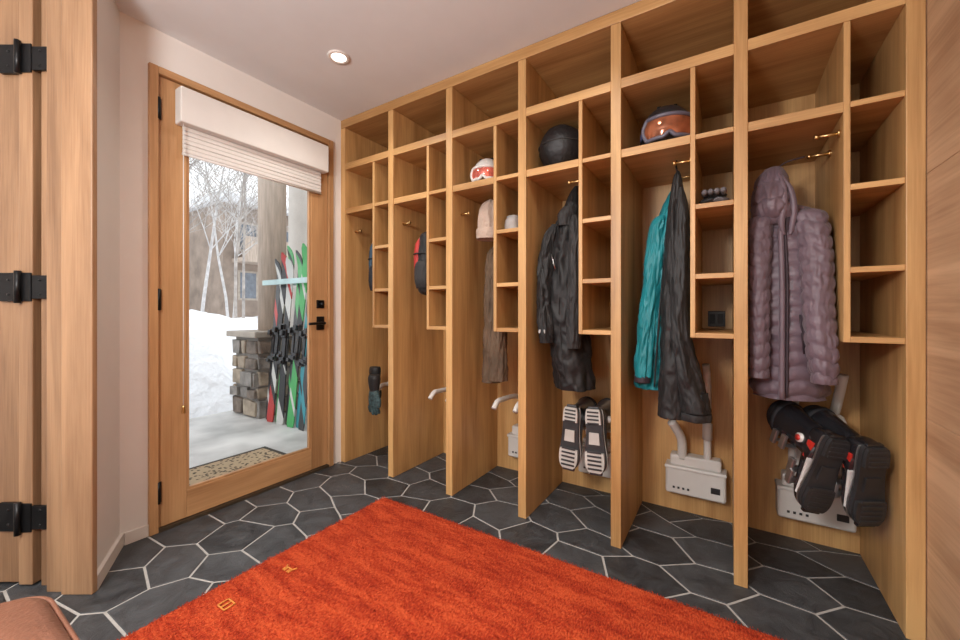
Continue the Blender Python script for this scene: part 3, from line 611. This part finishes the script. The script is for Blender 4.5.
for mi,mm in enumerate(stones_m):
    V=[];F=[]
    rs=random.Random(5)
    z=-.02
    while z<.78:
        hz=min(rs.uniform(.11,.24),.80-z)
        for face in range(4):
            t=-hs
            while t<hs-.02:
                w=min(rs.uniform(.10,.30),hs-t); dep=rs.uniform(0,.03); pick=rs.randrange(3)
                jj=[rs.uniform(-.03,.03) for _ in range(8)]
                if pick==mi:
                    a0,a1=t+.004,t+w-.004; z0_,z1_=z+.004,z+hz-.004
                    qd=[(a0+abs(jj[0]),z0_+abs(jj[1])*.5),(a1-abs(jj[2]),z0_+abs(jj[3])*.5),(a1-abs(jj[4])*.4,z1_-abs(jj[5])),(a0+abs(jj[6])*.4,z1_-abs(jj[7]))]
                    def P3(u,v,dp):
                        if face==0: return (pcx+hs+dp,pcy+u,v)
                        if face==1: return (pcx-hs-dp,pcy+u,v)
                        if face==2: return (pcx+u,pcy-hs-dp,v)
                        return (pcx+u,pcy+hs+dp,v)
                    k=len(V); V+=[P3(u,v,-.05) for u,v in qd]+[P3(u,v,dep) for u,v in qd]
                    F+=[(k,k+1,k+2,k+3),(k+4,k+5,k+6,k+7)]+[(k+i,k+(i+1)%4,k+4+(i+1)%4,k+4+i) for i in range(4)]
                t+=w
        z+=hz
    o=meshobj('stones_%d'%mi,V,F,mm,sp); md=o.modifiers.new('b','BEVEL'); md.width=.014; md.segments=3
box('cap',pcx-hs-.04,pcx+hs+.04,pcy-hs-.04,pcy+hs+.04,.80,.86,mat('cap_stone',(.38,.33,.28),.8,bump=.4),sp,bev=.01)
colm=mat('column_wood_weathered',(.47,.38,.31),.8,var=.2,scale=6,bump=.3,stretch=(6,6,.6))
tube('column',[(pcx+.02,pcy+.04,.86),(pcx+.02,pcy+.04,4.2)],.14,colm,sp,n=28)
stucco=mat('exterior_stucco',(.66,.62,.57),.9,var=.06,bump=.4)
box('exterior_wing_wall',-4.45,-2.475,2.72,2.90,-.02,4.2,stucco,bev=0)
rack=empty('ski_rack')
box('rail',-4.0,-2.75,2.165,2.185,1.33,1.38,mat('rack_rail',(.45,.60,.60),.5),rack)
boxes('pegs',[(-3.925+.085*i,-3.918+.085*i,2.185,2.70,1.345,1.365) for i in range(9)],mat('rack_peg',(.45,.62,.60),.5),rack)
box('mounting_plate',-4.0,-2.75,2.69,2.72,1.30,1.41,mat('rack_plate',(.45,.60,.60),.5),rack)
def ski(x,yb,bands,lean,length=1.72):
    e=empty('ski',(x,yb,-.018)); e.rotation_euler=(math.radians(-lean),math.radians(random.uniform(-1.2,1.2)),random.uniform(-.1,.3))
    m,nt,b=newmat('ski_graphic'); tc=nt.nodes.new('ShaderNodeTexCoord'); sx=nt.nodes.new('ShaderNodeSeparateXYZ'); nt.links.new(tc.outputs['Object'],sx.inputs[0])
    dv=nt.nodes.new('ShaderNodeMath'); dv.operation='MULTIPLY_ADD'; dv.inputs[1].default_value=1.4
    nt.links.new(sx.outputs['X'],dv.inputs[0])
    d3=nt.nodes.new('ShaderNodeMath'); d3.operation='DIVIDE'; d3.inputs[1].default_value=length; nt.links.new(sx.outputs['Z'],d3.inputs[0]); nt.links.new(d3.outputs[0],dv.inputs[2])
    r=nt.nodes.new('ShaderNodeValToRGB'); r.color_ramp.interpolation='CONSTANT'
    r.color_ramp.elements[0].color=(*bands[0][1],1); r.color_ramp.elements[1].position=bands[1][0]; r.color_ramp.elements[1].color=(*bands[1][1],1)
    for p_,c_ in bands[2:]:
        q=r.color_ramp.elements.new(p_); q.color=(*c_,1)
    nt.links.new(dv.outputs[0],r.inputs[0]); nt.links.new(r.outputs[0],b.inputs['Base Color']); b.inputs['Roughness'].default_value=.3
    rings=[]
    for i in range(41):
        t=i/40; z=t*length
        w=.034+.014*(2*abs(t-.48))**2
        if t>.93: w*=math.sqrt(max(.02,1-((t-.93)/.07)**2))
        if t<.02: w*=.8
        y=-.06*max(0,(t-.88)/.12)**2 ; th=.006+.008*(1-abs(2*t-1))
        rings.append([(-w,y-th,z),(w,y-th,z),(w,y+.002,z),(-w,y+.002,z)])
    loft('blade',rings,m,e,smooth=False)
    zc=length*.45
    boxes('binding',[(-.028,.028,-.045,-.012,zc-.16,zc-.09),(-.022,.022,-.065,-.04,zc-.15,zc-.12),(-.03,.03,-.04,-.012,zc+.10,zc+.18),(-.02,.02,-.07,-.035,zc+.12,zc+.17),(-.02,.02,-.024,-.012,zc-.09,zc+.10)],dplastic,e,bev=.004)
G=(.06,.34,.10);K=(.02,.02,.022);Wt=(.55,.55,.52);Rd=(.45,.03,.025);T=(.03,.25,.30)
D=[
 [(0,K),(.08,Wt),(.14,K),(.62,Rd),(.70,K),(.86,Wt),(.93,K)],
 [(0,Rd),(.16,K),(.22,Wt),(.30,K),(.68,Wt),(.74,K),(.90,Rd)],
 [(0,G),(.22,K),(.27,G),(.60,K),(.68,G),(.90,K),(.95,G)],
 [(0,Wt),(.10,K),(.34,Wt),(.36,K),(.66,Wt),(.80,Rd),(.84,Wt)],
 [(0,K),(.18,G),(.24,K),(.64,G),(.78,K),(.82,G),(.96,K)],
 [(0,G),(.12,Wt),(.16,G),(.32,K),(.62,G),(.74,Wt),(.78,G)],
 [(0,T),(.20,K),(.24,T),(.62,K),(.70,G),(.88,K),(.92,Wt)],
 [(0,K),(.10,T),(.18,K),(.66,Wt),(.69,K),(.84,T),(.95,K)]]
for i,bands in enumerate(D):
    ski(-3.88+.085*i,2.16-.03*(i%2),bands,5.0+(i%2),1.62+.06*(i%3))
mm,nt,b=newmat('leopard_mat'); tc=nt.nodes.new('ShaderNodeTexCoord'); v=nt.nodes.new('ShaderNodeTexVoronoi'); v.inputs['Scale'].default_value=38
nt.links.new(tc.outputs['Object'],v.inputs[0]); r=nt.nodes.new('ShaderNodeValToRGB'); r.color_ramp.elements[0].position=.30; r.color_ramp.elements[0].color=(.07,.05,.032,1); r.color_ramp.elements[1].position=.45; r.color_ramp.elements[1].color=(.42,.31,.19,1)
nt.links.new(v.outputs[0],r.inputs[0]); nt.links.new(r.outputs[0],b.inputs['Base Color']); b.inputs['Roughness'].default_value=.95
dm=empty('doormat')
box('mat_field',-3.07,-2.75,.96,1.67,-.0195,-.004,mm,dm,bev=.004)
boxes('mat_border',[(-3.10,-3.07,.93,1.70,-.0195,-.005),(-2.75,-2.72,.93,1.70,-.0195,-.005),(-3.07,-2.75,.93,.96,-.0195,-.005),(-3.07,-2.75,1.67,1.70,-.0195,-.005)],mat('mat_edge',(.05,.04,.03),.9),dm,bev=.002)
brick=mat('lodge_siding',(.30,.235,.19),.85,var=.25,scale=2,bump=.3); win=mat('lodge_window',(.16,.18,.21),.1,var=.2); sn2=mat('roof_snow',(.85,.87,.9),.8,var=.02); wtrim=mat('lodge_trim',(.42,.36,.30),.8)
def lodge(x0,x1,y0,y1,zt):
    e=empty('lodge_building')
    box('body',x0,x1,y0,y1,-.2,zt,brick,e,bev=0)
    box('roof_snow',x0-.3,x1+.4,y0-.3,y1+.3,zt,zt+.35,sn2,e,bev=.1)
    lst=[];fr=[]
    z=1.6
    while z<zt-1.2:
        y=y0+.6
        while y<y1-1.0:
            lst.append((x1-.02,x1+.03,y,y+.6,z,z+1.0)); fr.append((x1-.01,x1+.02,y-.08,y+.68,z-.08,z+1.08)); y+=1.5
        z+=1.9
    boxes('windows',lst,win,e,bev=0); boxes('window_frames',fr,wtrim,e,bev=0)
    boxes('balcony',[(x1,x1+.9,y0+.3,y1-.3,2.95,3.1),(x1+.85,x1+.9,y0+.3,y1-.3,3.1,3.9)],colm,e,bev=0)
lodge(-22,-16,7.2,13,5.2); lodge(-27,-21,4.5,8.0,4.2)
lodge(-30,-26,-3,4.2,3.6)
bark=mat('birch_bark',(.40,.36,.33),.9,var=.4,scale=6)
frost=mat('frosted_twig',(.60,.58,.57),.9,var=.2)
def tree(x,y,h,seed,lean=0):
    rnd=random.Random(seed)
    cu=bpy.data.curves.new('tree_curve','CURVE'); cu.dimensions='3D'; cu.bevel_depth=1; cu.bevel_resolution=1
    def branch(p,d,l,r,depth):
        n=5; pts=[(p.copy(),r)]; q=p.copy(); dd=d.copy()
        for i in range(n):
            dd=(dd+Vector((rnd.uniform(-1,1),rnd.uniform(-1,1),rnd.uniform(-.4,.7)))*(.08 if depth==0 else .16)).normalized()
            q=q+dd*l/n; pts.append((q.copy(),r*(1-(i+1)/n*.75)))
            if depth<3 and (i>=1 or depth>0):
                for _ in range(2 if depth<2 else 1 + (rnd.random()<.5)):
                    side=Vector((rnd.uniform(-1,1),rnd.uniform(-1,1),rnd.uniform(.0,.8))).normalized()
                    nd=(dd*.6+side).normalized()
                    branch(q,nd,l*rnd.uniform(.38,.55),max(.005,r*(1-(i+1)/n*.7)*.45),depth+1)
        s=cu.splines.new('POLY'); s.points.add(len(pts)-1)
        for k,(pp,rr) in enumerate(pts): s.points[k].co=(*pp,1); s.points[k].radius=rr
    branch(Vector((0,0,0)),Vector((lean,0,1)).normalized(),h,.022+h*.004,0)
    cu.materials.append(bark if seed%2 else frost)
    o=bpy.data.objects.new('bare_tree',cu); o.location=(x,y,.3); link(o)
tree(-10,3.3,5.5,1); tree(-11.5,4.6,6,2); tree(-9.2,4.4,4.8,3); tree(-13,4.4,7,5); tree(-12.5,5.8,6,4); tree(-9,2.8,5,7); tree(-14,6.6,6.5,8); tree(-11,3.7,6,9); tree(-10.5,5.2,5.5,11)
# world
w=bpy.data.worlds.new('overcast_sky'); S.world=w; w.use_nodes=True
bg=w.node_tree.nodes['Background']; bg.inputs[0].default_value=(.93,.965,1,1); bg.inputs[1].default_value=1.8
# camera
cam=bpy.data.cameras.new('camera'); cam.lens=390/960*36; cam.sensor_width=36; cam.shift_y=-8/960; cam.clip_start=.02
co=bpy.data.objects.new('camera',cam); co.location=(0,0,H); co.rotation_euler=(math.pi/2,0,TH); link(co); S.camera=co
